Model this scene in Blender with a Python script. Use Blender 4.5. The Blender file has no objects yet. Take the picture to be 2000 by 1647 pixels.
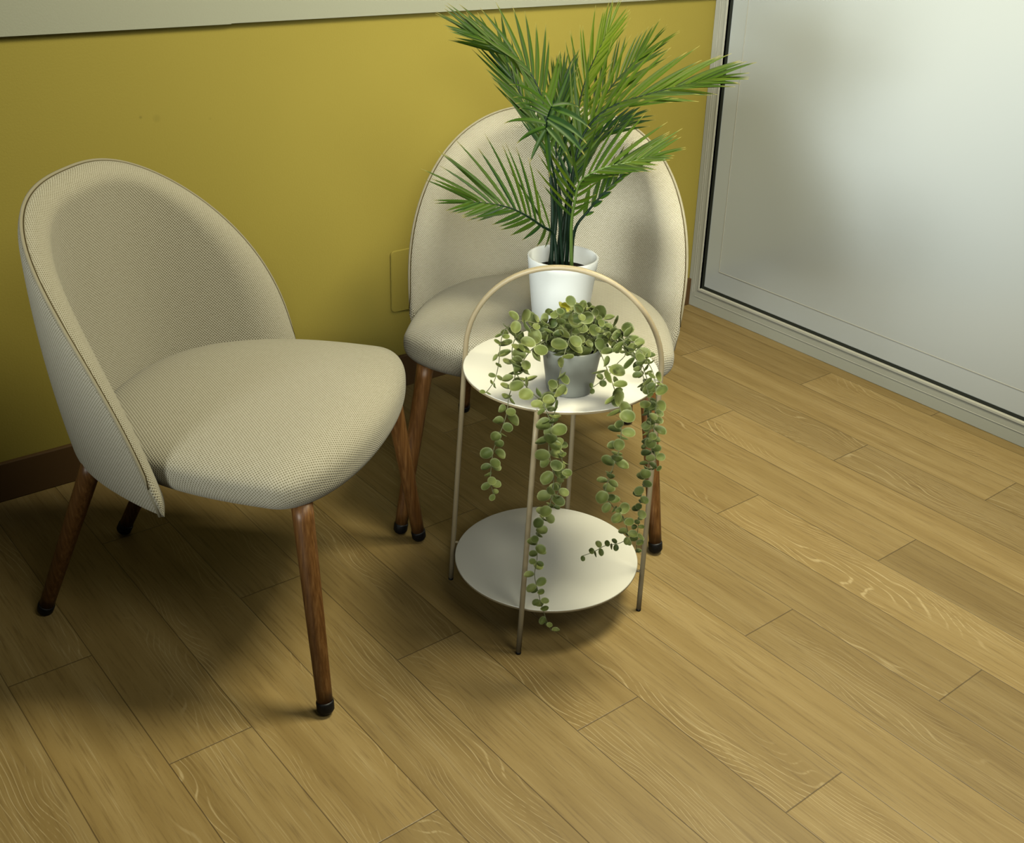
import bpy, bmesh, math, random
import numpy as np
from mathutils import Vector, Matrix

S = bpy.context.scene
COL = S.collection
PI = math.pi

# ------------------------------------------------------------------ camera
CAM = np.array([0.14199, -2.12496, 1.21428])
CR = np.array([0.76467045, -0.64247492, 0.05005077])
CU = np.array([0.25700489, 0.37526452, 0.89057567])
CF = np.array([0.59095481, 0.66813361, -0.45207288])
FPX, PPX, PPY = 2184.25, 1082.09, 805.78
cd = bpy.data.cameras.new('camera'); cam = bpy.data.objects.new('camera', cd); COL.objects.link(cam)
cd.sensor_fit = 'HORIZONTAL'; cd.sensor_width = 36.0; cd.lens = FPX / 2000 * 36.0
cd.shift_x = -(PPX - 1000) / 2000; cd.shift_y = (PPY - 823.5) / 2000
cd.clip_start = 0.02
cam.matrix_world = Matrix(((CR[0], CU[0], -CF[0], CAM[0]), (CR[1], CU[1], -CF[1], CAM[1]),
                           (CR[2], CU[2], -CF[2], CAM[2]), (0, 0, 0, 1)))
S.camera = cam

# ------------------------------------------------------------------ world, lights, exposure
S.view_settings.view_transform = 'Standard'
S.view_settings.look = 'None'
S.view_settings.exposure = 2.0
S.view_settings.gamma = 1.0
S.view_settings.use_curve_mapping = False
w = bpy.data.worlds.new('world'); S.world = w; w.use_nodes = True
w.node_tree.nodes['Background'].inputs[0].default_value = (0.80, 0.92, 1.0, 1)
w.node_tree.nodes['Background'].inputs[1].default_value = 0.012


def area(name, loc, target, sx, sy, power, col):
    l = bpy.data.lights.new(name, 'AREA'); l.shape = 'RECTANGLE'; l.size = sx; l.size_y = sy
    l.energy = power; l.color = col
    o = bpy.data.objects.new(name, l); COL.objects.link(o); o.location = loc
    o.rotation_euler = (Vector(target) - Vector(loc)).to_track_quat('-Z', 'Y').to_euler()
    return o


area('ceiling_lamp', (1.66, -1.22, 2.05), (1.45, -1.0, 0.3), 0.55, 0.55, 36, (1.0, 0.945, 0.68))
win = area('window_daylight', (-1.5, -1.85, 0.95), (2.3, -0.6, 0.80), 1.1, 0.7, 4.3, (0.95, 1.0, 0.95))
win.data.spread = 0.50
area('front_fill', (0.95, -2.7, 2.5), (1.2, -0.8, 0.2), 0.9, 0.9, 18, (1.0, 0.985, 0.80))  # added fill light from behind the camera, for the floor and corner chair
wf = area('corner_fill', (0.05, -2.6, 1.5), (1.55, -0.58, 0.50), 0.5, 0.5, 1.2, (1.0, 1.0, 0.90))  # added narrow fill that brightens the corner chair's back
wf.data.spread = 0.5

# ------------------------------------------------------------------ helpers


def ray(px, py):
    return CF * FPX + CR * (px - PPX) - CU * (py - PPY)


def at_z(px, py, z):
    d = ray(px, py); return CAM + d * ((z - CAM[2]) / d[2])


def at_x(px, py, x):
    d = ray(px, py); return CAM + d * ((x - CAM[0]) / d[0])


NH = np.array([CF[0], CF[1], 0.0]); NH /= np.linalg.norm(NH)      # horizontal viewing direction


def on_plane(px, py, A, o):
    """where a sight line meets the upright plane standing o metres behind point A"""
    d = ray(px, py); P0 = np.asarray(A, float) + NH * o
    t = ((P0 - CAM) @ NH) / (d @ NH)
    return CAM + d * t


def new_mesh(name, verts, faces, mat, parent=None, smooth=True, uvs=None, tint=None):
    me = bpy.data.meshes.new(name)
    me.from_pydata([tuple(map(float, v)) for v in verts], [], faces)
    if mat: me.materials.append(mat)
    if smooth:
        for p_ in me.polygons: p_.use_smooth = True
    if uvs is not None:
        ul = me.uv_layers.new(name='UVMap')
        for lp in me.loops: ul.data[lp.index].uv = uvs[lp.vertex_index]
    if tint is not None:
        at = me.attributes.new('tint', 'FLOAT', 'POINT')
        at.data.foreach_set('value', np.asarray(tint, np.float32))
    me.update()
    o = bpy.data.objects.new(name, me); COL.objects.link(o)
    if parent: o.parent = parent
    return o


def fix_normals(o):
    bm = bmesh.new(); bm.from_mesh(o.data)
    bmesh.ops.remove_doubles(bm, verts=bm.verts, dist=1e-6)
    bmesh.ops.recalc_face_normals(bm, faces=bm.faces)
    bm.to_mesh(o.data); bm.free(); return o


def thing(name, label, cat, loc=(0, 0, 0), rz=0.0, group=None):
    o = bpy.data.objects.new(name, None); COL.objects.link(o)
    o.empty_display_size = 0.05
    o.location = loc; o.rotation_euler = (0, 0, rz); o['label'] = label; o['category'] = cat
    if group: o['group'] = group
    return o


def grid_faces(nr, nc, wrap=False, off=0):
    f = []
    for i in range(nr - 1):
        for j in range(nc - (0 if wrap else 1)):
            j2 = (j + 1) % nc
            f.append((off + i * nc + j, off + i * nc + j2, off + (i + 1) * nc + j2, off + (i + 1) * nc + j))
    return f


def tube(pts, rad, n=12, caps=True):
    pts = np.asarray(pts, float); m = len(pts)
    rad = np.full(m, rad) if np.isscalar(rad) else np.asarray(rad, float)
    T = np.gradient(pts, axis=0); T /= np.linalg.norm(T, axis=1, keepdims=True) + 1e-12
    up = np.array([0, 0, 1.0]) if abs(T[0][2]) < .9 else np.array([1.0, 0, 0])
    N = np.cross(T[0], up); N /= np.linalg.norm(N)
    V = []
    for i in range(m):
        N = N - T[i] * (N @ T[i]); N /= np.linalg.norm(N); B = np.cross(T[i], N)
        for k in range(n):
            a = 2 * PI * k / n
            V.append(pts[i] + rad[i] * (math.cos(a) * N + math.sin(a) * B))
    F = grid_faces(m, n, True)
    if caps:
        F.append(tuple(range(n))[::-1]); F.append(tuple((m - 1) * n + k for k in range(n)))
    return V, F


def add(VF, acc):
    o = len(acc[0]); acc[0].extend(VF[0]); acc[1].extend([tuple(i + o for i in f) for f in VF[1]])


def lathe(prof, n=64, c=(0, 0)):
    V = []; F = []
    for r, z in prof:
        for k in range(n):
            a = 2 * PI * k / n; V.append((c[0] + r * math.cos(a), c[1] + r * math.sin(a), z))
    F = grid_faces(len(prof), n, True)
    return V, F


def box(x0, x1, y0, y1, z0, z1):
    V = [(x, y, z) for x in (x0, x1) for y in (y0, y1) for z in (z0, z1)]
    F = [(0, 1, 3, 2), (4, 6, 7, 5), (0, 4, 5, 1), (2, 3, 7, 6), (0, 2, 6, 4), (1, 5, 7, 3)]
    return V, F


def bevel(o, wd, seg=2):
    m = o.modifiers.new('bevel', 'BEVEL'); m.width = wd; m.segments = seg; m.limit_method = 'ANGLE'
    return o


def spline(pts, n):
    """Catmull-Rom through pts, n samples evenly spaced along the length"""
    P = np.asarray(pts, float); P = np.vstack([2 * P[0] - P[1], P, 2 * P[-1] - P[-2]])
    out = []
    for i in range(1, len(P) - 2):
        for t in np.linspace(0, 1, 12, endpoint=False):
            a, b, c, d = P[i - 1], P[i], P[i + 1], P[i + 2]
            out.append(.5 * ((2 * b) + (c - a) * t + (2 * a - 5 * b + 4 * c - d) * t * t + (3 * b - a - 3 * c + d) * t ** 3))
    out.append(P[-2]); out = np.array(out)
    L = np.r_[0, np.cumsum(np.linalg.norm(np.diff(out, axis=0), axis=1))]
    q = np.linspace(0, L[-1], n)
    return np.stack([np.interp(q, L, out[:, k]) for k in range(3)], 1), L[-1]


# ------------------------------------------------------------------ materials
AL = 0.20          # overall reflectance of the paints; the exposure is set to match


def dk(c): return (c[0] * AL, c[1] * AL, c[2] * AL, 1)


def mat(name, col=(.8, .8, .8), rough=.5, spec=.5, metal=0.0):
    m = bpy.data.materials.new(name); m.use_nodes = True
    b = m.node_tree.nodes['Principled BSDF']
    b.inputs['Base Color'].default_value = dk(col); b.inputs['Roughness'].default_value = rough
    b.inputs['Specular IOR Level'].default_value = spec * .3; b.inputs['Metallic'].default_value = metal
    return m


class NT:
    def __init__(s, m): s.t = m.node_tree; s.b = s.t.nodes['Principled BSDF']
    def n(s, typ, **kw):
        x = s.t.nodes.new(typ)
        for k, v in kw.items(): setattr(x, k, v)
        return x
    def set(s, sock, v):
        if hasattr(v, 'is_output'): s.t.links.new(v, sock)
        else: sock.default_value = v
    def math(s, op, a, b=0.0, c=0.0, clamp=False):
        x = s.n('ShaderNodeMath', operation=op, use_clamp=clamp)
        s.set(x.inputs[0], a); s.set(x.inputs[1], b); s.set(x.inputs[2], c); return x.outputs[0]
    def noise(s, vec, scale, detail=2.0, rough=.5, dist=0.0):
        x = s.n('ShaderNodeTexNoise'); s.set(x.inputs['Vector'], vec); x.inputs['Scale'].default_value = scale
        x.inputs['Detail'].default_value = detail; x.inputs['Roughness'].default_value = rough
        x.inputs['Distortion'].default_value = dist; return x.outputs[0]
    def mix(s, f, a, b, typ='MIX'):
        x = s.n('ShaderNodeMix', data_type='RGBA', blend_type=typ)
        s.set(x.inputs[0], f); a, b = [dk(k) if isinstance(k, tuple) else k for k in (a, b)]
        s.set(x.inputs[6], a); s.set(x.inputs[7], b); return x.outputs[2]
    def xyz(s, x, y, z):
        c = s.n('ShaderNodeCombineXYZ'); s.set(c.inputs[0], x); s.set(c.inputs[1], y); s.set(c.inputs[2], z); return c.outputs[0]
    def sep(s, v):
        c = s.n('ShaderNodeSeparateXYZ'); s.set(c.inputs[0], v); return c.outputs
    def ramp(s, f, stops):
        x = s.n('ShaderNodeValToRGB'); s.set(x.inputs[0], f); e = x.color_ramp.elements
        while len(e) < len(stops): e.new(.5)
        for i, (p_, c) in enumerate(stops): e[i].position = p_; e[i].color = dk(c)
        return x.outputs[0]
    def bump(s, h, strength, dist):
        x = s.n('ShaderNodeBump'); x.inputs['Strength'].default_value = strength; x.inputs['Distance'].default_value = dist
        s.set(x.inputs['Height'], h); s.set(s.b.inputs['Normal'], x.outputs[0])
    def smooth(s, v, a, b):
        x = s.n('ShaderNodeMapRange', interpolation_type='SMOOTHSTEP'); s.set(x.inputs[0], v)
        x.inputs[1].default_value = a; x.inputs[2].default_value = b; return x.outputs[0]


def mat_floor():
    m = mat('oak_planks', rough=.42); t = NT(m)
    g = t.n('ShaderNodeNewGeometry'); x, y, z = t.sep(g.outputs['Position'])
    W_, L_, X0, Y0, ST = .13, 7.03 * .13, .4116, -6.74 * .13, 2.343 * .13
    u = t.math('DIVIDE', t.math('SUBTRACT', x, X0), W_)
    c = t.math('FLOOR', u); fu = t.math('SUBTRACT', u, c)
    st = t.math('FLOORED_MODULO', t.math('SUBTRACT', c, 1.0), 3.0)
    v = t.math('DIVIDE', t.math('ADD', t.math('SUBTRACT', y, Y0), t.math('MULTIPLY', st, ST)), L_)
    k = t.math('FLOOR', v); fv = t.math('SUBTRACT', v, k)
    wn = t.n('ShaderNodeTexWhiteNoise', noise_dimensions='2D'); t.set(wn.inputs['Vector'], t.xyz(c, k, 0.0))
    rnd = wn.outputs['Value']; r3 = t.sep(wn.outputs['Color'])
    # seams
    du = t.math('MULTIPLY', t.math('MINIMUM', fu, t.math('SUBTRACT', 1.0, fu)), W_)
    dv = t.math('MULTIPLY', t.math('MINIMUM', fv, t.math('SUBTRACT', 1.0, fv)), L_)
    seam_u = t.math('SUBTRACT', 1.0, t.smooth(du, .0003, .0012))
    seam_v = t.math('SUBTRACT', 1.0, t.smooth(dv, .0004, .0016))
    sv = t.math('MULTIPLY', seam_u, t.math('ADD', .60, t.math('MULTIPLY', r3[1], .4)))
    seam = t.math('MAXIMUM', sv, t.math('MULTIPLY', seam_v, .85))
    # grain coordinates: long along y, each plank shifted on its own
    ox = t.math('MULTIPLY', r3[0], 13.0); oy = t.math('MULTIPLY', r3[1], 17.0)
    gx = t.math('ADD', x, ox); gy = t.math('ADD', y, oy)
    fine = t.noise(t.xyz(t.math('MULTIPLY', gx, 260.0), t.math('MULTIPLY', gy, 11.0), rnd), 1.0, 3.0, .6)
    broad = t.noise(t.xyz(t.math('MULTIPLY', gx, 28.0), t.math('MULTIPLY', gy, 1.6), rnd), 1.0, 3.0, .55)
    patch = t.noise(t.xyz(t.math('MULTIPLY', gx, 7.0), t.math('MULTIPLY', gy, 3.0), rnd), 1.0, 2.0, .5)
    # cathedral figure: contour lines of a stretched smooth field
    fld = t.noise(t.xyz(t.math('MULTIPLY', gx, 9.0), t.math('MULTIPLY', gy, 3.0), rnd), 1.0, 1.6, .42)
    ring = t.math('FRACT', t.math('ADD', t.math('DIVIDE', gx, .0085), t.math('MULTIPLY', fld, 19.0)))
    line = t.math('SUBTRACT', 1.0, t.smooth(t.math('ABSOLUTE', t.math('SUBTRACT', ring, .5)), .03, .13))
    lmask = t.math('MULTIPLY', t.smooth(t.noise(t.xyz(t.math('MULTIPLY', gx, 9.0), t.math('MULTIPLY', gy, 1.4), t.math('ADD', rnd, 3.0)), 1.0, 2.0, .5), .50, .62), t.smooth(fine, .34, .56))
    lines = t.math('MULTIPLY', line, lmask)
    col = t.ramp(broad, [(.25, (.395, .262, .088)), (.50, (.480, .330, .122)), (.78, (.575, .412, .172))])
    col = t.mix(t.math('MULTIPLY', t.smooth(fine, .48, .72), .45), col, (.21, .125, .035, 1))
    hair = t.noise(t.xyz(t.math('MULTIPLY', gx, 480.0), t.math('MULTIPLY', gy, 9.0), rnd), 1.0, 2.0, .5)
    col = t.mix(t.math('MULTIPLY', t.math('MULTIPLY', t.smooth(hair, .58, .74), t.smooth(broad, .35, .6)), .55), col, (.74, .58, .30, 1))
    col = t.mix(t.math('MULTIPLY', lines, .75), col, (.80, .62, .32, 1))
    tone = t.math('ADD', .74, t.math('MULTIPLY', r3[2], .24))
    hs = t.n('ShaderNodeHueSaturation'); t.set(hs.inputs['Value'], tone); t.set(hs.inputs['Color'], col)
    col = t.mix(t.math('MULTIPLY', seam, .8), hs.outputs[0], (.06, .034, .012, 1))
    t.set(t.b.inputs['Base Color'], col)
    t.set(t.b.inputs['Roughness'], t.math('ADD', .36, t.math('MULTIPLY', fine, .18)))
    h = t.math('SUBTRACT', t.math('MULTIPLY', fine, .25), t.math('MULTIPLY', seam, 1.0))
    t.bump(h, .35, .0012)
    return m


def mat_plaster(name, col, spots=False):
    m = mat(name, col, .75, .25); t = NT(m)
    g = t.n('ShaderNodeNewGeometry'); P_ = g.outputs['Position']
    n1 = t.noise(P_, 260.0, 3.0, .6); n2 = t.noise(P_, 3.0, 2.0)
    c = t.mix(t.math('MULTIPLY', t.smooth(n2, .35, .7), .12), (*col, 1), (col[0] * .86, col[1] * .86, col[2] * .8, 1))
    if spots:
        x, y, z = t.sep(P_)
        for sx, sz, r, k in ((.9375, .716, .0032, .30), (.968, .711, .008, .14), (1.075, .70, .003, .12)):
            d = t.math('SQRT', t.math('ADD', t.math('POWER', t.math('SUBTRACT', x, sx), 2.0), t.math('POWER', t.math('SUBTRACT', z, sz), 2.0)))
            c = t.mix(t.math('MULTIPLY', t.math('SUBTRACT', 1.0, t.smooth(d, r * .3, r * 1.3)), k), c, (.12, .10, .02, 1))
    t.set(t.b.inputs['Base Color'], c)
    t.bump(n1, .22, .0012)
    return m


def mat_fabric():
    m = mat('woven_linen', (.5, .46, .33), .9, .12); t = NT(m)
    uv = t.n('ShaderNodeUVMap'); u, v, _ = t.sep(uv.outputs[0])
    jit = t.noise(t.xyz(u, v, 0.0), 90.0, 2.0)
    P_ = .0052
    a = t.math('MULTIPLY', t.math('ADD', u, t.math('MULTIPLY', jit, .0010)), 2 * PI / P_)
    b = t.math('MULTIPLY', t.math('ADD', v, t.math('MULTIPLY', jit, .0010)), 2 * PI / P_)
    sa = t.math('SINE', a); sb = t.math('SINE', b)
    w_ = t.math('MULTIPLY', sa, sb)                      # over / under of a plain weave
    h = t.math('ADD', .5, t.math('MULTIPLY', w_, .5))
    ths = t.noise(t.xyz(t.math('MULTIPLY', u, 60.0), t.math('MULTIPLY', v, 420.0), 0.0), 1.0, 2.0)
    gap = t.smooth(h, .02, .55)
    col = t.ramp(t.math('ADD', t.math('MULTIPLY', gap, .75), t.math('MULTIPLY', ths, .3)),
                 [(.12, (.160, .134, .070)), (.55, (.430, .390, .275)), (.95, (.60, .565, .445))])
    t.set(t.b.inputs['Base Color'], col)
    t.b.inputs['Sheen Weight'].default_value = .03; t.b.inputs['Sheen Roughness'].default_value = .5
    t.bump(t.math('ADD', h, t.math('MULTIPLY', ths, .4)), .55, .0012)
    return m


def mat_leg():
    m = mat('stained_leg_wood', (.2, .09, .025), .42); t = NT(m)
    tc = t.n('ShaderNodeTexCoord'); x, y, z = t.sep(tc.outputs['Object'])
    n = t.noise(t.xyz(t.math('MULTIPLY', x, 260.0), t.math('MULTIPLY', y, 260.0), t.math('MULTIPLY', z, 9.0)), 1.0, 3.0, .6)
    t.set(t.b.inputs['Base Color'], t.ramp(n, [(.3, (.130, .050, .010)), (.55, (.235, .102, .026)), (.75, (.36, .180, .058))]))
    t.bump(n, .15, .001); return m


def mat_palm():
    m = mat('palm_leaflet', rough=.42, spec=.10); t = NT(m)
    uv = t.n('ShaderNodeUVMap'); u, v, _ = t.sep(uv.outputs[0])
    a = t.n('ShaderNodeAttribute', attribute_name='tint'); tn = a.outputs['Fac']
    g1 = t.mix(tn, (.003, .026, .007, 1), (.105, .145, .003, 1))
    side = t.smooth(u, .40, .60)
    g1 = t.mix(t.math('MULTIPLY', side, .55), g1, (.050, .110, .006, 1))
    st = t.math('SINE', t.math('MULTIPLY', u, 60.0))
    g1 = t.mix(t.math('MULTIPLY', t.smooth(st, .2, 1.0), .18), g1, (.02, .06, .012, 1))
    tip = t.smooth(v, .84, 1.0)
    g1 = t.mix(t.math('MULTIPLY', tip, .8), g1, (.34, .28, .07, 1))
    t.set(t.b.inputs['Base Color'], g1)
    return m


def mat_euca():
    m = mat('round_leaf', rough=.5, spec=.15); t = NT(m)
    uv = t.n('ShaderNodeUVMap'); u, v, _ = t.sep(uv.outputs[0])
    a = t.n('ShaderNodeAttribute', attribute_name='tint'); tn = a.outputs['Fac']
    c = t.ramp(tn, [(0.0, (.060, .088, .022)), (.45, (.150, .182, .045)), (.8, (.235, .265, .080)), (1.0, (.36, .34, .02))])
    rim = t.smooth(v, .78, 1.0)
    c = t.mix(t.math('MULTIPLY', rim, .5), c, (.42, .45, .22, 1))
    t.set(t.b.inputs['Base Color'], c); return m


M = dict(
    floor=mat_floor(), wall=mat_plaster('yellow_wall_paint', (.510, .415, .078), True),
    white_wall=mat_plaster('off_white_paint', (.54, .55, .43)),
    fabric=mat_fabric(), piping=mat('linen_piping', (.40, .36, .25), .9, .1),
    seam=mat('seam_groove_shade', (.10, .075, .03), .9, .1), leg=mat_leg(), rubber=mat('black_rubber', (.006, .006, .007), .5),
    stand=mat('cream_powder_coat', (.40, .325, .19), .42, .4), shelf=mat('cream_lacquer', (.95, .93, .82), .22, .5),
    white_pot=mat('white_ceramic', (.80, .83, .80), .38), grey_pot=mat('grey_plastic', (.235, .245, .205), .45),
    soil=mat('dark_soil', (.018, .014, .010), .95, .1), palm=mat_palm(), palm_stem=mat('palm_stem', (.006, .020, .009), .45, .15),
    palm_stem_light=mat('palm_stem_green', (.10, .17, .03), .4),
    euca=mat_euca(), euca_stem=mat('vine_stem', (.16, .17, .075), .6),
    frame=mat('white_door_frame', (.62, .62, .52), .42), panel=mat('satin_white_panel', (.74, .80, .82), .24),
    gap_shade=mat('dark_gap_shade', (.03, .035, .025), .6), bead=mat('panel_bead', (.74, .73, .62), .4),
    skirting=mat('dark_skirting', (.16, .085, .030), .5))

M['panel'].node_tree.nodes['Principled BSDF'].inputs['IOR'].default_value = 2.2
M['panel'].node_tree.nodes['Principled BSDF'].inputs['Specular IOR Level'].default_value = .5
# soil grain
_t = NT(M['soil']); _g = _t.n('ShaderNodeNewGeometry'); _t.bump(_t.noise(_g.outputs['Position'], 300.0, 3.0), .8, .003)


def struct(name, VF, m, smooth=False, kind='structure', parent=None):
    o = new_mesh(name, VF[0], VF[1], m, parent, smooth)
    fix_normals(o)
    if not parent: o['kind'] = kind
    return o


# ------------------------------------------------------------------ the room
XD = 2.5308
ZS = .8779
struct('floor', box(-2.5, XD + .3, -4.2, .12, -.05, 0.0), M['floor'])
struct('wall_back', box(-2.5, XD + .3, 0.0, .12, 0.0, 2.6), M['wall'])
XJ = 1.129
t1 = (struct('trim_1', box(-2.5, XJ, -.012, 0.0, ZS - .0012, 2.6), M['white_wall']))
t2 = (struct('trim_2', box(XJ, XD - .001, -.012, 0.0, ZS, 2.6), M['white_wall']))
sk = ([], [])
b1 = struct('baseboard_back', box(-2.5, 1.562, -.011, 0.0, 0.0, .083), M['skirting']); bevel(b1, .002)
b2 = struct('baseboard_back.001', box(1.5635, XD - .001, -.011, 0.0, 0.0, .083), M['skirting']); bevel(b2, .002)

# glazed balcony door / panel wall on the right
DY0, DY1, DZ1 = -.002, -1.95, 2.35
YG, ZG = -.046, .0632          # inner edge of the frame
dr = bpy.data.objects.new('door_1', None); COL.objects.link(dr); dr['kind'] = 'structure'
dr.location = (XD, 0, 0); dr.rotation_euler = (0, -.0205, 0)


def door_part(name, VF, m, bv=.0012):
    o = struct(name, VF, m, parent=dr); o.data.transform(Matrix.Translation((-XD, 0, 0)))
    if bv: bevel(o, bv)
    return o


# frame: one L/ring profile with a clipped outer corner
def ring(x0, x1, ya, yb, za, zb, wl, wr, wb, wt, cut):
    outer = [(ya, za + cut), (ya - cut, za), (yb, za), (yb, zb), (ya, zb)]
    inner = [(ya - wl, za + wb), (ya - wl - .0001, za + wb), (yb + wr, za + wb), (yb + wr, zb - wt), (ya - wl, zb - wt)]
    V = []
    for x in (x0, x1):
        V += [(x, *q) for q in outer] + [(x, *q) for q in inner]
    F = []
    for i in range(5):
        j = (i + 1) % 5
        F += [(i, j, 5 + j, 5 + i), (10 + i, 15 + i, 15 + j, 10 + j), (i, 10 + i, 10 + j, j), (5 + i, 5 + j, 15 + j, 15 + i)]
    return V, F


door_part('frame', ring(XD, XD + .05, DY0, DY1, .001, DZ1, -DY0 - YG - .004, .04, ZG - .007, .05, .008), M['frame'], .0015)
# raised lip along the inside of the frame
door_part('frame_lip', ring(XD - .003, XD + .03, YG + .005, DY1 + .04, ZG - .007, DZ1 - .05, .005, .005, .0055, .005, .0005), M['bead'], .001)
# step line half way up the frame
stp = ([], [])
add(box(XD - .0012, XD + .002, -.03, DY1 + .01, .0335, .0350), stp)
add(box(XD - .0012, XD + .002, -.0190, -.0176, .04, DZ1 - .02), stp)
add(box(XD - .0012, XD + .002, -.0252, -.0242, .045, DZ1 - .02), stp)
door_part('frame_bead', stp, M['bead'], 0)
door_part('gap_shade', ring(XD + .007, XD + .03, YG, DY1 + .045, ZG - .0015, DZ1 - .055, .009, .009, .009, .009, .0005), M['gap_shade'], 0)  # near-black ring, the shadow in the gap round the panel put in as colour
door_part('panel', box(XD + .009, XD + .03, YG - .007, DY1 + .05, ZG + .0055, DZ1 - .06), M['panel'], 0)
pb = ([], [])
yb_ = at_x(1405, 535, XD + .008)[1]
add(box(XD + .0078, XD + .0098, yb_, DY1 + .05, .1310, .1326), pb)
add(box(XD + .0078, XD + .0098, yb_ - .0008, yb_ + .0008, .1310, DZ1 - .06), pb)
door_part('panel_bead', pb, M['bead'], 0)

# painted-over cover plate low on the wall, half behind the right-hand chair


def rounded_plate(x0, x1, z0, z1, y0, y1, r, n=8):
    pts = []
    for cx, cz, a0 in ((x1 - r, z1 - r, 0), (x0 + r, z1 - r, 90), (x0 + r, z0 + r, 180), (x1 - r, z0 + r, 270)):
        for k in range(n + 1):
            a = math.radians(a0 + 90 * k / n); pts.append((cx + r * math.cos(a), cz + r * math.sin(a)))
    m_ = len(pts); cx, cz = (x0 + x1) / 2, (z0 + z1) / 2
    V = [(x, y1, z) for x, z in pts] + [(x, y0 + .0015, z) for x, z in pts] + [(cx + (x - cx) * .985, y0, cz + (z - cz) * .985) for x, z in pts]
    F = [(i, (i + 1) % m_, m_ + (i + 1) % m_, m_ + i) for i in range(m_)] + [(m_ + i, m_ + (i + 1) % m_, 2 * m_ + (i + 1) % m_, 2 * m_ + i) for i in range(m_)]
    F.append(tuple(range(2 * m_, 3 * m_))); F.append(tuple(range(m_))[::-1])
    return V, F


V, F = rounded_plate(1.484, 1.70, .199, .352, -.0045, 0.0, .010)
pl = fix_normals(new_mesh('cover_plate', V, F, M['wall'], None, False)); 
pl['label'] = 'yellow painted cover plate low on the wall beside the right chair back'; pl['category'] = 'cover plate'

# ------------------------------------------------------------------ chairs
Q = dict(w=.2609, zb=.3285, zt=.7438, e=2.4835, yc0=-.2509, lean=.1621, D=.2402, pw=2.9234, thf=.0352, thb=.006,
         a=.251, bf=.0969, bb=.355, zs=.3826, c=.0514, n1=2.10, n2=2.52, ys=.1413, fl=.5584, l2=-.3282, tw=-.0281)


def spow(v, e): return np.sign(v) * np.abs(v) ** e


def back_surfaces():
    q = Q
    us = np.sin(np.linspace(-PI / 2, PI / 2, 97)); ss = np.linspace(0, 1, 49)
    ss = .5 - .5 * np.cos(PI * ss)
    U_, S_ = np.meshgrid(us, ss)
    ztop = q['zb'] + (q['zt'] - q['zb']) * np.clip(1 - np.abs(U_) ** q['e'], 0, 1) ** (1 / q['e'])
    z = q['zb'] + S_ * (ztop - q['zb']); dz = z - q['zb']
    x = q['w'] * U_ * (1 + q['fl'] * dz)
    y = q['yc0'] - q['lean'] * dz - q['l2'] * dz ** 2 + q['D'] * (1 + q['tw'] * S_) * np.abs(U_) ** q['pw']
    Mid = np.stack([x, y, z], -1)
    du = np.gradient(Mid, axis=1); ds = np.gradient(Mid, axis=0)
    n = np.cross(ds, du); ln = np.linalg.norm(n, axis=-1, keepdims=True)
    n = n / (ln + 1e-12); n *= np.sign(n[..., 1:2] + 1e-9)
    for j, k in ((0, 2), (1, 2), (-1, -3), (-2, -3)): n[:, j] = n[:, k]
    rim = Mid[-1][:, [0, 2]]                                # outline seen from the front
    pt = Mid[..., [0, 2]].reshape(-1, 2)
    sg = rim[1:] - rim[:-1]; s2 = (sg ** 2).sum(1) + 1e-15
    tt = np.clip(((pt[:, None] - rim[None, :-1]) * sg).sum(-1) / s2, 0, 1)
    near = rim[None, :-1] + tt[..., None] * sg
    dd = np.sqrt(((pt[:, None] - near) ** 2).sum(-1)); j = dd.argmin(1)
    d = dd[np.arange(len(pt)), j].reshape(U_.shape)
    out = (near[np.arange(len(pt)), j] - pt).reshape(*U_.shape, 2)
    out = out / (np.linalg.norm(out, axis=-1, keepdims=True) + 1e-9)
    db = S_ * (ztop - q['zb'])
    rnd = lambda v, r: np.sqrt(np.clip(1 - (1 - np.clip(v / r, 0, 1)) ** 2, 0, 1))
    pf = rnd(d, .030) * rnd(db, .02)
    Fr = Mid + n * (q['thf'] * pf)[..., None]
    Bk = Mid - n * (q['thb'] * rnd(d, .02) * rnd(db, .02))[..., None]
    q['uvoff'] = out * (q['thf'] * (1 - rnd(d, .030)))[..., None]
    return Mid, Fr, Bk, U_, S_


def make_backrest(parent):
    Mid, Fr, Bk, U_, S_ = back_surfaces(); nr, nc = U_.shape
    V = np.concatenate([Fr.reshape(-1, 3), Bk.reshape(-1, 3)])
    off = nr * nc
    F = grid_faces(nr, nc) + [f[::-1] for f in grid_faces(nr, nc, off=off)]
    arc = np.cumsum(np.r_[0, np.linalg.norm(np.diff(Mid[10], axis=0), axis=1)]); arc -= arc[nc // 2]
    uv = np.stack([np.broadcast_to(arc, U_.shape), Mid[..., 2] * 1.03], -1).reshape(-1, 2)
    uv = np.concatenate([uv + Q['uvoff'].reshape(-1, 2), uv + .3])
    o = new_mesh('backrest', V, F, M['fabric'], parent, True, uv)
    fix_uv_normals(o)
    E_ = Mid[-1]                                            # seam line round the rim
    nb = Fr[-8] - Bk[-8]
    V, F = tube(E_, .0026, 8)
    pp = fix_normals(new_mesh('piping', V, F, M['piping'], o))
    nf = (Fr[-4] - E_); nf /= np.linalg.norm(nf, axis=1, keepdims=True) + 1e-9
    V, F = tube(E_[2:-2] + nf[2:-2] * .0034, .0011, 6)  # groove shade drawn in as a dark tube beside the piping
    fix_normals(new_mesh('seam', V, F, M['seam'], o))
    return o


def fix_uv_normals(o):
    bm = bmesh.new(); bm.from_mesh(o.data)
    bmesh.ops.remove_doubles(bm, verts=bm.verts, dist=1e-5)
    bmesh.ops.recalc_face_normals(bm, faces=bm.faces)
    bm.to_mesh(o.data); bm.free()


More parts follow.
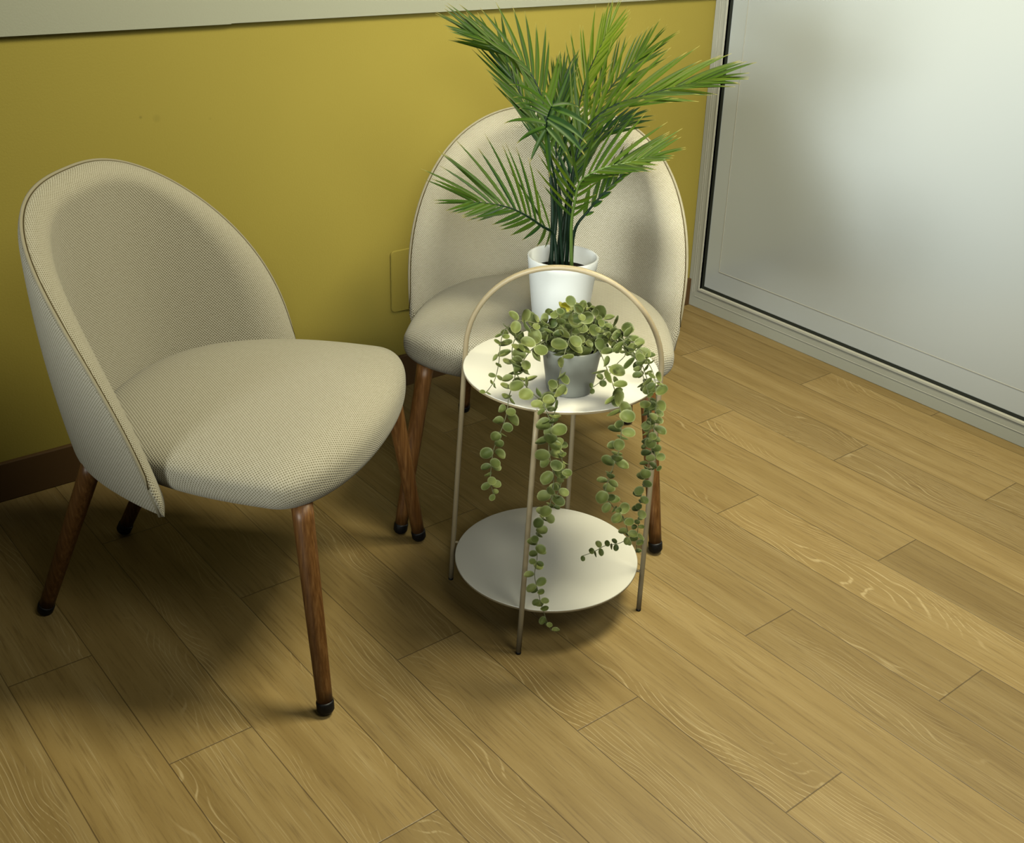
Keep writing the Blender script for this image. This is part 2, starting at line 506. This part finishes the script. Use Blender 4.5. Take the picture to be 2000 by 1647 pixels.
def make_seat(parent):
    q = Q; nth = 128
    ph = np.linspace(PI / 2, -PI / 2, 61)
    th = np.linspace(0, 2 * PI, nth, endpoint=False)
    V = []; UV = []
    prev = None; arc = np.zeros(nth)
    for p_ in ph:
        n2 = q['n2'] if p_ >= 0 else 3.3
        r = max(math.cos(p_), 0) ** (2 / n2)
        nn = np.where(np.sin(th) > 0, q['n1'], 2.5)
        x = q['a'] * r * spow(np.cos(th), 2 / nn); yy = spow(np.sin(th), 2 / nn) * r
        y = np.where(yy > 0, q['bf'], q['bb']) * yy + q['ys']
        z = q['zs'] + q['c'] * float(spow(np.array(math.sin(p_)), 2 / n2))
        P_ = np.stack([x, y, np.full(nth, z)], 1)
        if prev is not None: arc = arc + np.linalg.norm(P_ - prev, axis=1)
        prev = P_
        rr = np.hypot(x, y - q['ys']) + 1e-9
        UV += list(np.stack([x / rr * arc, (y - q['ys']) / rr * arc], 1)); V += list(P_)
    F = grid_faces(len(ph), nth, True)
    o = new_mesh('seat', V, F, M['fabric'], parent, True, UV)
    fix_uv_normals(o)
    return o


def make_leg(parent, top, foot):
    top = np.array(top, float); foot = np.array(foot, float); foot[2] = .0032; d = top - foot
    L = np.linalg.norm(d); d /= L
    ts = np.linspace(.02, L, 14)
    V, F = tube([d * t_ for t_ in ts], np.linspace(.0122, .0160, 14), 24)
    o = fix_normals(new_mesh('leg', V, F, M['leg'], parent)); o.location = foot
    prof = [(0.0, .0135 * .45), (.0015, .0135 * .80), (.006, .0135), (.019, .0138), (.0215, .0130)]
    V, F = tube([d * a for a, _ in prof], [r for _, r in prof], 24)
    V = [v - np.array([0, 0, 0]) for v in V]
    c = fix_normals(new_mesh('foot_cap', V, F, M['rubber'], o))
    return o


def make_chair(pose, label, front, rear):
    x, y, a = pose
    t = thing('upholstered_chair', label, 'chair', (x, y, 0), a - PI / 2, 'beige upholstered chairs')
    make_seat(t); make_backrest(t)
    for s in (1, -1):
        make_leg(t, (s * front[0], front[1], .350), (s * front[2], front[3], .001))
        make_leg(t, (s * rear[0], rear[1], .345), (s * rear[2], rear[3], .001))
    return t


Q_FRONT = (.205, .175, .2498, .2137)
make_chair((.8319, -.5947, -.8829), 'beige woven upholstered chair with an empty seat, at the left edge of the photo', Q_FRONT, (.165, -.175, .128, -.338))
make_chair((1.471, -.5762, -2.3284), 'beige woven upholstered chair in the corner with a potted palm standing on its seat', Q_FRONT, (.165, -.175, .195, -.330))

# ------------------------------------------------------------------ plant stand
TC = np.array([1.2430, -.8790, 0.0])
LEAN = np.array([.0085, -.0190, 0.0])       # the stand is not quite plumb
ZL, ZU, RL, RU = .087, .4565, .1625, .1600
st = thing('plant_stand', 'round two-tier cream plant stand with an arched handle, in front of the corner chair', 'plant stand', TC)
hd = np.array([.619, -.785, 0.0]); hd /= np.linalg.norm(hd)
pd = np.array([-.804, -.594, 0.0]); pd /= np.linalg.norm(pd)
RT = .0044


def shelf(z, r):
    h = .0058
    prof = [(0.0001, z - h), (r - .002, z - h), (r - .0006, z - h + .0006), (r, z - h + .002), (r, z - .0012), (r - .0008, z - .0002), (r - .002, z), (.0001, z)]
    V, F = lathe(prof, 128, LEAN[:2] * z)
    o = fix_normals(new_mesh('shelf', V, F, M['shelf'], st))
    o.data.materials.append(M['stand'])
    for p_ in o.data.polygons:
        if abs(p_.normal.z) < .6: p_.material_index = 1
    m = o.modifiers.new('n', 'EDGE_SPLIT'); m.split_angle = math.radians(40)
    return o


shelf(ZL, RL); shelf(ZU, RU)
RF, RS = .1745, .1620                   # leg circle at the floor and at the top shelf
pts = []
zs_ = .468
for z in np.linspace(.003, zs_, 14)[:-1]: pts.append(-hd * (RF + (RS - RF) * z / zs_) + np.array([0, 0, z]))
for k in range(41):
    a = PI * k / 40; pts.append(-hd * RS * math.cos(a) + np.array([0, 0, zs_ + RS * .985 * math.sin(a)]))
for z in np.linspace(.003, zs_, 14)[:-1][::-1]: pts.append(hd * (RF + (RS - RF) * z / zs_) + np.array([0, 0, z]))
pts = np.array(pts); pts = pts + pts[:, 2:3] * LEAN
V, F = tube(pts, RT, 14)
hp = fix_normals(new_mesh('arched_handle', V, F, M['stand'], st))


def cap(parent, base, up):
    up = np.array(up, float); up /= np.linalg.norm(up)
    V, F = tube([np.array(base) + up * k for k in (-.0028, -.0024, .0015)], [RT * .8, RT * 1.02, RT * 1.04], 14)
    fix_normals(new_mesh('foot_cap', V, F, M['rubber'], parent))


cap(hp, pts[0], pts[1] - pts[0]); cap(hp, pts[-1], pts[-2] - pts[-1])
for s in (1, -1):
    ra, rb = (.1735, .1600) if s == 1 else (.1770, .1290)          # the far leg leans in, clear of the chair seat
    a = pd * s * ra + np.array([0, 0, .003]); b = pd * s * rb + np.array([0, 0, ZU - .004]) + LEAN * ZU
    V, F = tube([a + (b - a) * k for k in np.linspace(0, 1, 8)], RT, 14)
    lg = fix_normals(new_mesh('leg', V, F, M['stand'], st)); cap(lg, a, b - a)
# little pins between legs and shelves
for z, r in ((ZL - .003, RL), (ZU - .003, RU)):
    k = z / zs_; ln = LEAN * z
    for dvec in (hd, -hd, pd):
        V, F = tube([ln + dvec * (r - .003) + np.array([0, 0, z]), ln + dvec * (RF + (RS - RF) * k) + np.array([0, 0, z])], .0024, 10)
        fix_normals(new_mesh('pin', V, F, M['stand'], st))


# ------------------------------------------------------------------ pots
def pot(parent, h, r0, r1, th, m, soil_z, rr=.006):
    prof = [(.0001, .0), (r0 - rr, .0), (r0 - rr * .3, rr * .3), (r0, rr)]
    for k in np.linspace(.1, 1, 8): prof.append((r0 + (r1 - r0) * k, rr + (h - rr - .001) * k))
    prof += [(r1 - th * .25, h), (r1 - th * .75, h), (r1 - th, h - .001)]
    rb = r0 + (r1 - r0) * (soil_z - .012) / h - th
    prof += [(rb, soil_z - .012), (.0001, soil_z - .012)]
    V, F = lathe(prof, 96)
    o = fix_normals(new_mesh('pot', V, F, m, parent))
    rs = r0 + (r1 - r0) * soil_z / h - th - .0003
    rng = random.Random(3)
    V = []; nr = 7; n = 36
    for i in range(nr):
        for k in range(n):
            a = 2 * PI * k / n; r = rs * i / (nr - 1) + .0001
            V.append((r * math.cos(a), r * math.sin(a), soil_z + (rng.uniform(-.0015, .0015) if i < nr - 1 else 0)))
    fix_normals(new_mesh('soil', V, grid_faces(nr, n, True), M['soil'], parent))
    return o


PALM = np.array([*at_z(1100, 499, .4342 + .134)[:2], .4342])
GPOT = np.array([*at_z(1112, 760, ZU)[:2], ZU + .0003])
palm = thing('potted_palm', 'green feathery palm in a white pot standing on the seat of the corner chair', 'potted plant', PALM)
PH, PR0, PR1 = .134, .0490, .0632
pot(palm, PH, PR0, PR1, .0042, M['white_pot'], .104)
vine_pot = thing('trailing_plant', 'trailing round-leaved plant in a small grey pot on the top shelf of the plant stand', 'potted plant', GPOT)
GH, GR0, GR1 = .077, .0362, .0472
pot(vine_pot, GH, GR0, GR1, .0028, M['grey_pot'], .066, .004)

# ------------------------------------------------------------------ palm fronds
AX = PALM + np.array([0, 0, .1])


def leaflet(acc, P0, D, Nn, Lf, wd, bend, droop, tint, rng):
    """one folded, pointed blade starting at P0 along D; acc = (verts, faces, uvs, tints)"""
    n = 11; off = len(acc[0])
    p = np.array(P0, float); D = D / np.linalg.norm(D)
    for i in range(n):
        s = i / (n - 1)
        wv = wd * 1.9 * (s + .06) ** .55 * max(0, 1 - s) ** 1.05 + .00022
        dd = D + bend * s - np.array([0, 0, droop * s * s]); dd /= np.linalg.norm(dd)
        if i: p = p + dd * (Lf / (n - 1))
        sd = np.cross(dd, Nn); sd /= np.linalg.norm(sd) + 1e-9
        up = np.cross(sd, dd)
        acc[0].extend([p - sd * wv + up * wv * .45, p.copy(), p + sd * wv + up * wv * .45])
        acc[2].extend([(0, s), (.5, s), (1, s)]); acc[3].extend([tint] * 3)
    for i in range(n - 1):
        a = off + 3 * i
        acc[1].extend([(a, a + 1, a + 4, a + 3), (a + 1, a + 2, a + 5, a + 4)])


def frond(pxo, start, n, Lmax, a0, a1, tint, hint=(0, 0, .4), left=1.0, right=1.0, wd=.0042, seed=1, droop=.25, light=False,
          r0=.0038, base=None, raise_=.25, lmin=.45, tipfan=True):
    """pxo: sight points (px, py, metres behind the pot axis) from base to tip; leaflets from fraction 'start' on"""
    rng = random.Random(seed)
    P = [on_plane(px, py, AX, o) for px, py, o in pxo]
    if base is not None: P[0] = PALM + np.array([base[0], base[1], .102])
    C_, L = spline(P, 60); C_ = C_ - PALM
    stem_r = np.interp(np.linspace(0, 1, 60), [0, .45, 1], [r0, r0 * .62, .0007])
    V, F = tube(C_, stem_r, 8)
    hold = new_mesh('frond', [], [], M['palm'], palm)
    acc = ([], [], [], [])
    T = np.gradient(C_, axis=0); T /= np.linalg.norm(T, axis=1, keepdims=True)
    view = -CF + np.array(hint); view /= np.linalg.norm(view)
    for i in range(n):
        f = start + (1 - start) * (i / (n - 1)) ** .92
        idx = min(59, f * 59); k = int(idx); p = C_[k] + (C_[min(59, k + 1)] - C_[k]) * (idx - k); t_ = T[k]
        N = view - t_ * (view @ t_); N /= np.linalg.norm(N) + 1e-9
        Sd = np.cross(t_, N)                       # to the right of the growing direction as seen
        q = i / (n - 1)
        prof = lmin + (1 - lmin) * math.sin(PI * min(1.0, .12 + q * .80)) ** .8
        al = math.radians(a0 + (a1 - a0) * q)
        for sgn, mul in ((-1, left), (1, right)):
            if mul <= 0: continue
            Lf = 1.12 * Lmax * prof * mul * rng.uniform(.86, 1.12)
            aa = al * rng.uniform(.85, 1.15)
            D = math.cos(aa) * t_ + sgn * math.sin(aa) * Sd + N * rng.uniform(-.10, .25) * raise_ * 2
            leaflet(acc, p, D, N, Lf, wd * rng.uniform(.8, 1.15) * (.65 + .35 * prof), t_ * rng.uniform(.15, .45), droop * rng.uniform(.4, 1.4),
                    min(1, max(0, tint + rng.uniform(-.22, .26))), rng)
    if tipfan:
        for _ in range(2):
            leaflet(acc, C_[-1], T[-1] + np.array([rng.uniform(-.12, .12) for _ in range(3)]), view, Lmax * .6, wd * .7, T[-1] * .1, droop, tint, rng)
    me = hold.data
    me.from_pydata([tuple(map(float, v)) for v in acc[0]], [], acc[1])
    ul = me.uv_layers.new(name='UVMap')
    for lp in me.loops: ul.data[lp.index].uv = acc[2][lp.vertex_index]
    at = me.attributes.new('tint', 'FLOAT', 'POINT'); at.data.foreach_set('value', np.asarray(acc[3], np.float32))
    for p_ in me.polygons: p_.use_smooth = True
    me.update()
    fix_normals(new_mesh('stem', V, F, M['palm_stem_light' if light else 'palm_stem'], hold))
    return hold


# upper left pair
frond([(1088, 505, 0), (1079, 400, .0), (1070, 300, .02), (1064, 220, .04), (1048, 165, .06), (1020, 122, .07), (984, 100, .07), (935, 72, .06)], .46, 19, .135, 34, 14, .28,
      left=.72, right=.80, seed=3, wd=.0046, base=(-.022, .004), droop=.1)
frond([(1092, 505, 0), (1086, 420, .03), (1073, 330, .08), (1050, 250, .12), (1020, 190, .15), (1000, 150, .17), (984, 112, .18), (955, 84, .19)], .50, 17, .11, 30, 12, .20,
      left=.95, right=.8, seed=7, wd=.0042, base=(-.016, .018), droop=.05)
# short frond that points at the viewer: every leaflet sighted on its own
def frond_towards(pxo, leaves, tint, base, seed):
    rng = random.Random(seed)
    P = [on_plane(px, py, AX, o) for px, py, o in pxo]
    P[0] = PALM + np.array([base[0], base[1], .102])
    C_, L = spline(P, 50); C_ = C_ - PALM
    V, F = tube(C_, np.interp(np.linspace(0, 1, 50), [0, 1], [.0030, .0010]), 8)
    acc = ([], [], [], [])
    for (bx, by, bo), (tx, ty, to), wd, tn in leaves:
        A = on_plane(bx, by, AX, bo) - PALM; B = on_plane(tx, ty, AX, to) - PALM
        A = C_[np.linalg.norm(C_ - A, axis=1).argmin()] * .7 + A * .3
        D = B - A; Lf = np.linalg.norm(D); D = D / Lf + np.array([0, 0, .28])
        Nn = -CF + np.array([0, 0, .5])
        leaflet(acc, A, D, Nn, Lf * 1.02, wd, np.zeros(3), .62, min(1, max(0, tint + tn)), rng)
    o = new_mesh('frond', acc[0], acc[1], M['palm'], palm, True, acc[2], acc[3])
    fix_normals(new_mesh('stem', V, F, M['palm_stem'], o))


frond_towards([(1096, 505, 0), (1092, 420, -.02), (1082, 340, -.05), (1070, 285, -.09), (1067, 250, -.13), (1071, 225, -.16), (1078, 207, -.19)],
              [((1077, 211, -.18), (994, 166, -.13), .0040, .12), ((1075, 217, -.17), (1002, 191, -.15), .0042, .05),
               ((1073, 223, -.16), (1006, 203, -.16), .0042, .08), ((1071, 229, -.16), (1012, 214, -.16), .0044, .0),
               ((1068, 242, -.14), (984, 245, -.14), .0052, .10), ((1067, 250, -.13), (1012, 285, -.14), .0052, .02),
               ((1067, 254, -.13), (1039, 318, -.13), .0050, .08), ((1068, 258, -.12), (1072, 345, -.12), .0055, .0),
               ((1068, 250, -.13), (1104, 306, -.15), .0055, .05), ((1070, 238, -.15), (1136, 308, -.17), .0085, -.05),
               ((1072, 230, -.16), (1142, 286, -.18), .0075, -.02), ((1077, 210, -.18), (1151, 258, -.20), .0065, .0),
               ((1077, 208, -.19), (1130, 212, -.17), .0045, .1), ((1078, 207, -.19), (1058, 176, -.17), .0035, .2)],
              .10, (-.010, -.014), 12)
# bright upright one in the middle
frond([(1102, 505, 0), (1106, 400, .05), (1114, 300, .09), (1130, 210, .13), (1146, 150, .16), (1166, 105, .18), (1184, 68, .20)], .44, 20, .125, 40, 14, .95,
      left=.80, right=.75, seed=21, wd=.0032, base=(.0, .020), droop=-.05)
# behind, to the right of it
frond([(1106, 505, 0), (1114, 400, .08), (1130, 300, .14), (1165, 215, .19), (1200, 162, .22), (1226, 134, .24), (1250, 108, .25)], .50, 16, .12, 40, 16, .38,
      left=.85, right=.95, seed=29, wd=.0036, base=(.010, .020), droop=.05)
# long frond to the right
frond([(1108, 505, 0), (1114, 400, .0), (1126, 300, .01), (1155, 240, .02), (1200, 206, .03), (1260, 186, .04), (1320, 170, .05), (1378, 158, .05)], .40, 22, .125, 34, 12, .45,
      left=1.05, right=.75, seed=35, wd=.0046, base=(.014, .006), droop=.15)
# dark one below it
frond([(1104, 505, 0), (1107, 420, .03), (1116, 345, .05), (1140, 292, .07), (1172, 262, .08), (1212, 240, .09)], .42, 14, .095, 36, 18, .06,
      left=.8, right=.9, seed=41, wd=.0044, base=(.004, .008), droop=.2)
# lower right, olive green with a pale stem
frond([(1106, 505, 0), (1116, 440, -.02), (1124, 389, -.04), (1130, 362, -.05), (1146, 344, -.06), (1180, 328, -.06), (1225, 318, -.05), (1268, 306, -.04)], .36, 17, .105, 52, 18, .42,
      left=1.0, right=.55, seed=47, wd=.0042, base=(.008, -.016), droop=.05, light=True)
# lowest right, on its own arching stem
frond([(1112, 505, 0), (1122, 452, .0), (1148, 413, .01), (1185, 371, .02), (1214, 344, .02), (1244, 326, .02)], .48, 8, .085, 34, 12, .20,
      left=.85, right=.25, seed=53, wd=.0060, base=(.020, .0), droop=.0)
# lower left
frond([(1092, 500, 0), (1082, 462, -.01), (1060, 443, -.03), (1020, 417, -.05), (985, 403, -.06), (950, 397, -.07), (925, 395, -.07)], .36, 15, .112, 62, 26, .22,
      left=.62, right=1.12, seed=59, wd=.0046, base=(-.020, -.010), droop=.05, raise_=.1)
# inner filler growing up behind the stems
frond([(1100, 505, 0), (1096, 420, .03), (1088, 330, .06), (1086, 260, .08), (1092, 205, .10), (1098, 165, .12)], .52, 13, .105, 30, 14, .15,
      left=.8, right=.9, seed=66, wd=.0038, base=(-.004, .012), droop=.0)

# ------------------------------------------------------------------ trailing plant
GA = GPOT + np.array([0, 0, .03])


FACE = np.array([-.53, -.70, .48])          # towards the open room


def round_leaf(acc, P0, D, Nn, size, tint, rng):
    D = D / np.linalg.norm(D); sd = np.cross(D, Nn); sd /= np.linalg.norm(sd) + 1e-9; up = np.cross(sd, D)
    off = len(acc[0]); rings = 4; n = 14; cup = rng.uniform(.10, .42); asp = rng.uniform(.80, 1.0)
    c0 = P0 + D * size * .58
    acc[0].append(c0 - up * 0); acc[2].append((.5, 0)); acc[3].append(tint)
    for r in range(1, rings + 1):
        f = r / rings
        for k in range(n):
            a = 2 * PI * k / n
            x = math.cos(a) * f * .5 * size; y = math.sin(a) * f * .5 * size * asp
            if math.cos(a) < -.3: x *= 1 + .16 * f
            z = size * cup * f * f * (.5 + .35 * abs(math.sin(a)))
            acc[0].append(c0 + D * x + sd * y + up * z); acc[2].append((k / n, f)); acc[3].append(tint)
    for k in range(n): acc[1].append((off, off + 1 + k, off + 1 + (k + 1) % n))
    for r in range(rings - 1):
        for k in range(n):
            a = off + 1 + r * n; j = (k + 1) % n
            acc[1].append((a + k, a + n + k, a + n + j, a + j))


def clear(P):
    """keep a sprig above the two shelves"""
    P = np.array(P, float)
    for z, r in ((ZU, RU), (ZL, RL)):
        d = math.hypot(P[0] - TC[0], P[1] - TC[1])
        if d < r + .004 and z - .03 < P[2] < z + .006:
            v = P - CAM; P = CAM + v * ((z + .006 - CAM[2]) / v[2])
    return P


def vine(pxo, spacing=.0145, size=.0165, tint=.45, seed=1, taper=.55, start=.02, rad=.0009):
    rng = random.Random(seed)
    P = [clear(on_plane(px, py, GA, o)) for px, py, o in pxo]
    raw = sum(np.linalg.norm(np.diff(np.array(P), axis=0), axis=1))
    m = max(12, int(raw / .006))
    C_, L = spline(P, m); C_ = np.array([clear(c) for c in C_]) - GPOT
    T = np.gradient(C_, axis=0); T /= np.linalg.norm(T, axis=1, keepdims=True) + 1e-9
    V, F = tube(C_, np.linspace(rad, rad * .6, m), 6)
    o = fix_normals(new_mesh('vine', V, F, M['euca_stem'], vine_pot))
    acc = ([], [], [], [])
    nl = int(L * (1 - start) / spacing); ph0 = rng.uniform(0, PI)
    for i in range(nl + 1):
        f = start + (1 - start) * i / max(1, nl); idx = f * (m - 1); k = int(min(m - 1, idx)); t_ = T[k]; p = C_[k]
        e = np.cross(t_, np.array([.31, .52, .79])); e /= np.linalg.norm(e) + 1e-9; g = np.cross(t_, e)
        ph = ph0 + i * (PI / 2) + rng.uniform(-.4, .4)
        sz = size * 1.20 * (1 - taper * max(0, f - .35) / .65) * rng.uniform(.72, 1.15)
        for s in (0, PI):
            side = math.cos(ph + s) * e + math.sin(ph + s) * g
            D = side + t_ * rng.uniform(-.1, .55) + np.array([0, 0, rng.uniform(-.2, .2)])
            Nn = t_ * rng.uniform(-.7, .1) + FACE * rng.uniform(.1, 1.0) + np.array([0, 0, .3])
            if rng.random() < .93:
                round_leaf(acc, p, D, Nn, sz, min(1, max(0, tint + rng.uniform(-.28, .28))), rng)
    lv = new_mesh('leaves', acc[0], acc[1], M['euca'], o, True, acc[2], acc[3])
    return o


E_ = -.115         # runs out past the front edge of the shelf
vine([(1085, 655, -.01), (1068, 638, -.02), (1040, 630, -.03), (1020, 627, -.035), (1000, 632, -.04), (984, 648, -.05), (977, 676, -.06), (974, 710, -.075), (967, 740, -.09), (958, 756, -.10), (948, 768, -.11)], seed=1, tint=.5, taper=.6)
vine([(1085, 660, -.01), (1064, 638, -.02), (1032, 644, -.03), (1012, 654, -.04), (1001, 676, -.055), (1001, 708, -.07), (1006, 730, -.085), (1002, 752, -.10), (994, 774, -.115), (991, 800, -.12), (984, 828, -.12), (973, 854, -.12), (964, 880, -.12), (960, 908, -.12), (958, 940, -.12), (964, 966, -.12)], seed=2, tint=.42, size=.0185, taper=.35)
vine([(1090, 668, -.02), (1072, 664, -.035), (1048, 676, -.05), (1032, 690, -.06), (1018, 712, -.075), (1010, 730, -.085), (1020, 746, -.10), (1040, 768, -.125), (1060, 788, -.15), (1074, 820, -.155), (1088, 856, -.155), (1098, 900, -.155), (1097, 940, -.155), (1088, 968, -.155), (1082, 990, -.155)], seed=3, tint=.42, size=.017, taper=.4)
vine([(1118, 640, -.02), (1112, 662, -.045), (1104, 686, -.055), (1096, 720, -.07), (1089, 752, -.10), (1086, 784, -.135), (1083, 808, -.155), (1078, 840, -.16), (1072, 868, -.16), (1074, 892, -.16), (1081, 928, -.16), (1080, 958, -.16), (1070, 998, -.16), (1052, 1026, -.16), (1048, 1060, -.16), (1049, 1090, -.16), (1044, 1124, -.16), (1050, 1152, -.16), (1056, 1176, -.16), (1066, 1208, -.16), (1077, 1234, -.16)], seed=4, tint=.45, size=.0185, taper=.45)
vine([(1148, 650, .0), (1162, 668, -.02), (1172, 688, -.035), (1182, 712, -.05), (1192, 738, -.075), (1200, 760, -.10), (1210, 794, -.14), (1214, 820, -.145), (1213, 848, -.145), (1209, 880, -.145), (1199, 908, -.145), (1188, 938, -.145), (1182, 964, -.145), (1192, 984, -.14), (1214, 1006, -.13), (1224, 1030, -.12), (1226, 1050, -.11), (1208, 1062, -.10), (1182, 1066, -.09), (1160, 1078, -.09), (1138, 1086, -.09)], seed=5, tint=.40, size=.0185, taper=.45)
vine([(1128, 640, .01), (1134, 606, .02), (1142, 596, .02), (1160, 613, .01), (1180, 628, .0), (1200, 638, -.01), (1218, 652, -.02), (1234, 666, -.03), (1250, 684, -.045), (1264, 706, -.06), (1274, 724, -.07), (1280, 748, -.08), (1282, 775, -.085), (1280, 808, -.085), (1276, 846, -.085), (1270, 890, -.085), (1258, 940, -.085), (1250, 985, -.085), (1246, 1030, -.085), (1242, 1080, -.085)], seed=6, tint=.33, size=.0160, taper=.35)
vine([(1150, 650, .0), (1178, 650, -.01), (1208, 658, -.02), (1224, 674, -.03), (1238, 694, -.045), (1250, 716, -.06), (1258, 742, -.075), (1266, 768, -.085), (1268, 800, -.09), (1272, 840, -.09), (1278, 880, -.09), (1283, 915, -.09)], seed=7, tint=.45, size=.0170, taper=.4)
vine([(1150, 660, .0), (1190, 660, -.01), (1222, 688, -.035), (1204, 712, -.05), (1188, 734, -.06), (1170, 748, -.065), (1156, 758, -.07)], seed=8, tint=.3, size=.0150, taper=.4)
vine([(1140, 655, .0), (1190, 640, .0), (1222, 652, -.01), (1244, 690, -.03), (1262, 735, -.05), (1272, 780, -.06), (1270, 830, -.06), (1262, 870, -.06)], seed=9, tint=.38, size=.0150, taper=.3)
# crown: short sprigs standing up out of the pot
rngc = random.Random(77)
crown = [(1070, 636), (1080, 612), (1088, 604), (1098, 600), (1112, 606), (1122, 598), (1134, 604), (1148, 600), (1166, 618), (1180, 636), (1186, 660), (1150, 640), (1118, 628), (1096, 640), (1134, 634), (1162, 648), (1104, 656), (1082, 654), (1172, 668), (1142, 668)]
for i, (px, py) in enumerate(crown):
    bx, by = 1112 + (px - 1118) * .45 + rngc.uniform(-6, 6), 688
    ob = rngc.uniform(-.012, .012); ot = rngc.uniform(-.045, .03)
    vine([(bx, by, ob), ((bx + px) / 2 + rngc.uniform(-3, 3), (by + py) / 2 - 4, (ob + ot) / 2), (px, py, ot)], spacing=.0115, size=.0190, tint=.78 if i in (3, 4) else rngc.uniform(.15, .45), seed=100 + i, taper=.3, start=.15)
